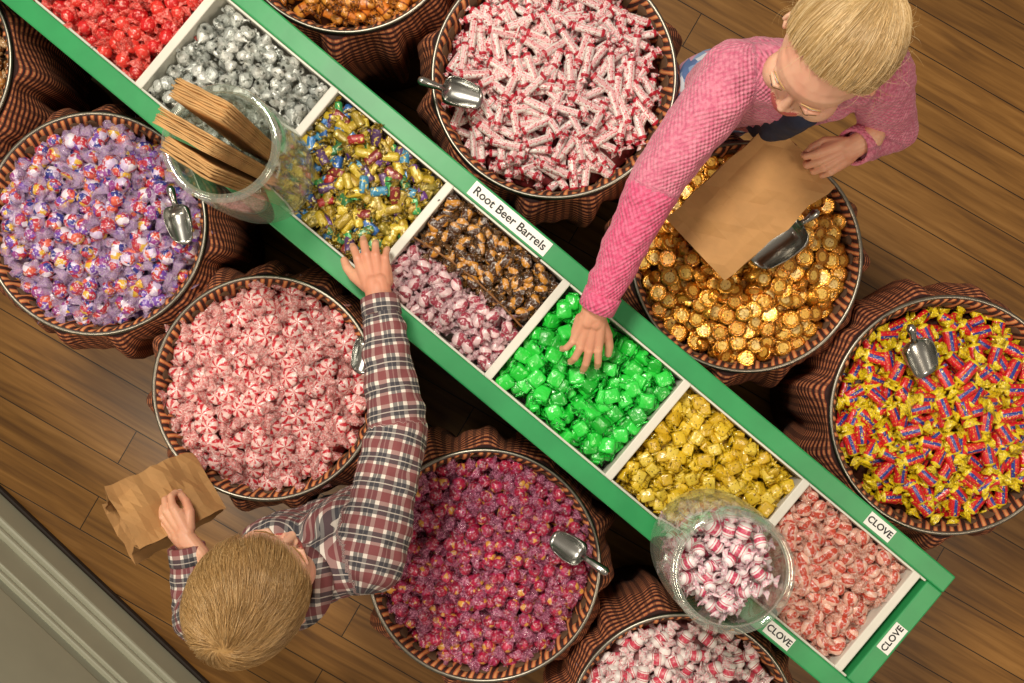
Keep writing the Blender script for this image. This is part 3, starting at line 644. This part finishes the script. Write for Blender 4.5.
    if style=='boy':
        while len(paths)<22000:
            d=rd()
            if not hairy(d,bang): continue
            lift=rng.uniform(.002,.010); Ls=rng.uniform(.030,.062); cl=noise.noise(d*2.5)*.7+rng.normal(0,.10); cur=d.copy(); pp=[]
            if d.y>.35: Ls*=.75
            for k in range(n):
                pp.append(skull(cur,.003+lift*math.sin(min(1,k/(n-1)*1.1)*math.pi*.55)+.0018*noise.noise(cur*8)))
                t=(cur-crown); t=t-cur*t.dot(cur)
                if t.length<.02: t=rd(); t=t-cur*t.dot(cur)
                t.normalize(); sd=cur.cross(t); t=(t+sd*(cl+.35)).normalized(); cur=(cur+t*(Ls/(n-1)/.082)).normalized()
            paths.append(pp)
        strands('short_hair',paths,.00040,[mats_h],Mw,parent)
    else:
        pony=Vector((.05,-.80,.62)).normalized(); PP=skull(pony,.012)
        while len(paths)<20000:
            d=rd()
            if not hairy(d): continue
            om=d.angle(pony); off=rng.uniform(.003,.008)+.002*noise.noise(d*6); wv=noise.noise(d*5)*.12; pp=[]; nz_=Vector(rng.normal(0,1,3))*.035; ax=d.cross(pony).normalized()
            for k in range(n):
                f=k/(n-1); cur=(d*math.sin((1-f)*om)+pony*math.sin(f*om)).normalized()
                cur=(cur+(ax*wv+nz_)*math.sin(f*math.pi)).normalized()
                pp.append(skull(cur,off+.004*math.sin(f*math.pi)+(.006*f)))
            paths.append(pp)
        strands('pulled_back_hair',paths,.00045,[mats_h],Mw,parent)
        pt=[]
        for _ in range(3000):
            a=rng.uniform(0,2*np.pi); rr=math.sqrt(rng.random()); o_=Vector((math.cos(a)*rr,0,math.sin(a)*rr)); L=rng.uniform(.11,.17); pp=[]
            for k in range(n):
                f=k/(n-1); wd=.008+.022*math.sin(min(1,f*1.3)*math.pi*.6)
                pp.append(PP+Vector((.25,-1,.55))*(L*.55*f)+Vector((.1,-.25,-1))*(L*.80*f*f)+o_*wd+Vector((.012*f*f*math.sin(3*a),0,0)))
            pt.append(pp)
        strands('ponytail',pt,.00055,[mats_h],Mw,parent)
        wp=[]
        for _ in range(320):
            d=rd(); 
            if not hairy(d) or d.z>.75: continue
            L=rng.uniform(.02,.055); b=skull(d,.004); t=Vector(rng.normal(0,1,3)); t=(t-d*t.dot(d)).normalized(); dn=Vector(rng.normal(0,.4,3))
            wp.append([b+t*(L*f)+d*(.016*math.sin(f*2.2))+dn*(.016*f*f) for f in [k/(n-1) for k in range(n)]])
        strands('flyaway_wisps',wp,.0003,[mats_h],Mw,parent)
        tie=[capsule(PP+Vector((math.cos(a)*.0125,-.006,math.sin(a)*.0125)),.0042,PP+Vector((math.cos(a+.4)*.0125,-.006,math.sin(a+.4)*.0125)),.0042,8) for a in np.arange(0,6.3,.4)]
        addm('hair_tie',tie,M_ink)
M_hb=hair_mat('dark_blond_hair',['94703f','b08a56','c69e68','d8b684']); M_hg=hair_mat('light_blond_hair',['b8935a','cfac76','e0c08e','ecd4a6'])
def v(*a): return Vector(a)
# boy -------------------------------------------------------------------
boy=empty('boy_in_plaid_shirt')
shR=v(-.218,-.330,.935); shL=v(-.435,-.395,.93); elR=P(398,432,.875); wrR=P(383,322,.835); elL=v(-.535,-.465,.77); wrL=P(190,568,.775)
nb=v(-.328,-.365,.965); pel=v(-.315,-.355,.60)
bones=[(shR,.056,elR,.048,0,0.),(elR,.048,wrR,.034,0,.2),(shL,.052,elL,.043,0,0.),(elL,.043,wrL,.032,0,.2),
 (shR,.050,shL,.048,0,None),(nb+v(0,0,-.02),.050,pel+v(0,0,.12),.085,0,None),(v(-.27,-.325,.87),.076,v(-.27,-.335,.64),.076,0,None),(v(-.375,-.355,.87),.076,v(-.365,-.375,.64),.076,0,None),
 (v(-.265,-.34,.56),.070,v(-.36,-.37,.56),.070,1,.0),
 (v(-.272,-.345,.54),.066,v(-.272,-.350,.30),.048,1,.0),(v(-.272,-.350,.30),.048,v(-.275,-.37,.07),.038,1,.3),
 (v(-.358,-.375,.54),.066,v(-.37,-.39,.30),.048,1,.0),(v(-.37,-.39,.30),.048,v(-.375,-.41,.07),.038,1,.3),
 (v(-.275,-.385,.035),.034,v(-.262,-.295,.028),.030,2,.0),(v(-.375,-.425,.035),.034,v(-.362,-.335,.028),.030,2,.0)]
body('clothed_body',bones,[M_plaid,M_denim,M_shoe],.0050,boy,.006)
def collar(parent,c,axis,r,mat,h=.022,name='collar',flare=.010):
    ax=Vector(axis).normalized(); R=Vector((0,0,1)).rotation_difference(ax).to_matrix()
    th=np.linspace(0,2*np.pi,40,endpoint=False); G=np.zeros((4,40,3))
    for i,(rr,z) in enumerate(((r+.004,-.01),(r,h),(r+flare*.6,h-.002),(r+flare*1.6,h-.022))):
        for j,t in enumerate(th): G[i,j]=R@Vector((rr*math.cos(t),rr*math.sin(t),z))+Vector(c)
    grid(name,G,[mat],G*1.0,True,True,parent,solid=.003)
collar(boy,nb+v(0,.002,.016),(-.1,.1,1),.042,M_plaid,flare=.014); collar(boy,nb+v(0,.002,.012),(-.1,.1,1),.040,M_tee,.018,'tee_neckline',.002)
def cuff(parent,w,d,r,mat):
    ax=Vector(d).normalized(); R=Vector((0,0,1)).rotation_difference(ax).to_matrix(); th=np.linspace(0,2*np.pi,36,endpoint=False); G=np.zeros((5,36,3)); L=np.zeros((5,36,3))
    for i,(rr,z) in enumerate(((r,-.012),(r+.003,-.010),(r+.002,.018),(r-.001,.0195),(r-.004,.010))):
        for j,t in enumerate(th): G[i,j]=R@Vector((rr*math.cos(t),rr*math.sin(t),z))+Vector(w); L[i,j]=(t*r,.39+z,0)
    grid('cuff',G,[mat],L,True,True,parent,solid=.002)
dR=(wrR-elR).normalized(); dL=(wrL-elL).normalized()
cuff(boy,wrR+dR*.022,dR,.029,M_plaid); cuff(boy,wrL+dL*.02,dL,.028,M_plaid)
hand('right_hand',wrR+dR*.058+v(-.002,0,-.004),(-.22,.95,-.30),(0.05,.25,1),'R',[(.35,.45,.35),(.30,.45,.35),(.38,.5,.4),(.45,.5,.4)],1.,1.02,boy)
hand('left_hand',wrL+dL*.050,(-.62,.72,-.10),(-.25,-.25,1),'L',[(.55,.8,.6),(.65,.85,.6),(.7,.9,.6),(.75,.9,.6)],.6,.94,boy,thumb=.6)
head('head',P(252,594,1.105),(.50,.84,-.16),(-.02,.05,1),boy,M_hb,'boy',.93,nb+v(0,0,-.01))
# girl ------------------------------------------------------------------
girl=empty('girl_in_pink_cardigan')
gR=v(.335,.402,.955); gL=v(.553,.405,.955); geR=P(655,182,.905); gwR=P(606,288,.845); geL=v(.632,.355,.80); gwL=P(866,141,.838)
gn=v(.447,.392,.985); 
gb=[(gR,.052,geR,.043,0,0.),(geR,.043,gwR,.031,4,.2),(gL,.050,geL,.042,0,0.),(geL,.042,gwL,.031,0,.2),
 (gR,.047,gL,.047,0,None),(gn+v(0,.01,-.03),.048,v(.43,.45,.72),.082,0,None),(v(.39,.41,.90),.064,v(.385,.455,.66),.072,0,None),(v(.495,.41,.90),.064,v(.475,.455,.66),.072,0,None),
 (v(.448,.352,.93),.026,v(.44,.372,.78),.040,3,None),
 (v(.385,.475,.58),.080,v(.47,.475,.58),.074,1,.0),(v(.385,.485,.55),.064,v(.385,.49,.30),.046,1,.0),(v(.385,.49,.30),.046,v(.385,.50,.07),.036,1,.3),
 (v(.47,.485,.55),.064,v(.475,.49,.30),.046,1,.0),(v(.475,.49,.30),.046,v(.48,.50,.07),.036,1,.3),
 (v(.385,.515,.035),.033,v(.375,.43,.028),.029,2,.0),(v(.48,.515,.035),.033,v(.475,.43,.028),.029,2,.0)]
body('clothed_body',gb,[M_pink_shade,M_flor,M_shoe,M_tee,M_pink_lit],.0050,girl,.005)
dR=(gwR-geR).normalized(); dL=(gwL-geL).normalized()
cuff(girl,gwR+dR*.020,dR,.028,M_pink_lit); cuff(girl,gwL+dL*.018,dL,.028,M_pink_shade)
collar(girl,gn+v(.0,-.01,.004),(0,-.3,1),.041,M_tee2,.016,'tee_neckline',.006)
hand('right_hand',gwR+dR*.052,(-.20,-.90,-.36),(.05,-.3,1),'R',[(.25,.45,.35),(.20,.40,.35),(.28,.45,.35),(.38,.5,.4)],1.7,1.0,girl)
hand('left_hand',gwL+dL*.040,(-.80,-.45,-.12),(.1,-.3,1),'L',[(.7,.95,.6),(.75,1.,.6),(.8,1.,.6),(.85,1.,.6)],.6,.90,girl,thumb=.7)
head('head',P(832,52,1.125),(-.62,-.70,-.04),(-.06,-.04,1),girl,M_hg,'girl',.93,gn+v(0,.005,-.02))
# bags
paper_bag('paper_bag',P(696,250,.745),(.70,.66,.22),(-.1,-.1,1),.150,.235,.035,.6)
paper_bag('paper_bag',P(208,482,.665),(-.72,-.38,.55),(.25,.35,.9),.120,.165,.090,1.2)
# ---------------------------------------------------------------- light + camera
def area(name,loc,tgt,size,e,col):
    l=bpy.data.lights.new(name,'AREA'); l.shape='DISK'; l.size=size; l.energy=e; l.color=col; o=link(bpy.data.objects.new(name,l)); o.location=loc
    o.rotation_euler=(Vector(tgt)-Vector(loc)).to_track_quat('-Z','Y').to_euler()
area('added_area_light',(-.5,1.1,3.3),(0,0,.6),.6,63,(1,.92,.78)); area('added_area_light',(1.5,-.9,3.2),(.1,0,.6),.6,21,(1,.83,.64)); area('added_area_light',(-1.7,-.7,3.0),(-.2,-.1,.6),.6,25,(1,.87,.69))  # unseen area lights added overhead to light the scene, no real fixtures
w=bpy.data.worlds.new('room_ambience'); SC.world=w; w.use_nodes=True; w.node_tree.nodes['Background'].inputs[0].default_value=(1,.86,.69,1); w.node_tree.nodes['Background'].inputs[1].default_value=.24
cam=bpy.data.cameras.new('camera'); cam.lens=F/1024*36; cam.sensor_width=36; co=link(bpy.data.objects.new('camera',cam)); co.location=(0,0,H); SC.camera=co
SC.view_settings.view_transform='Standard'
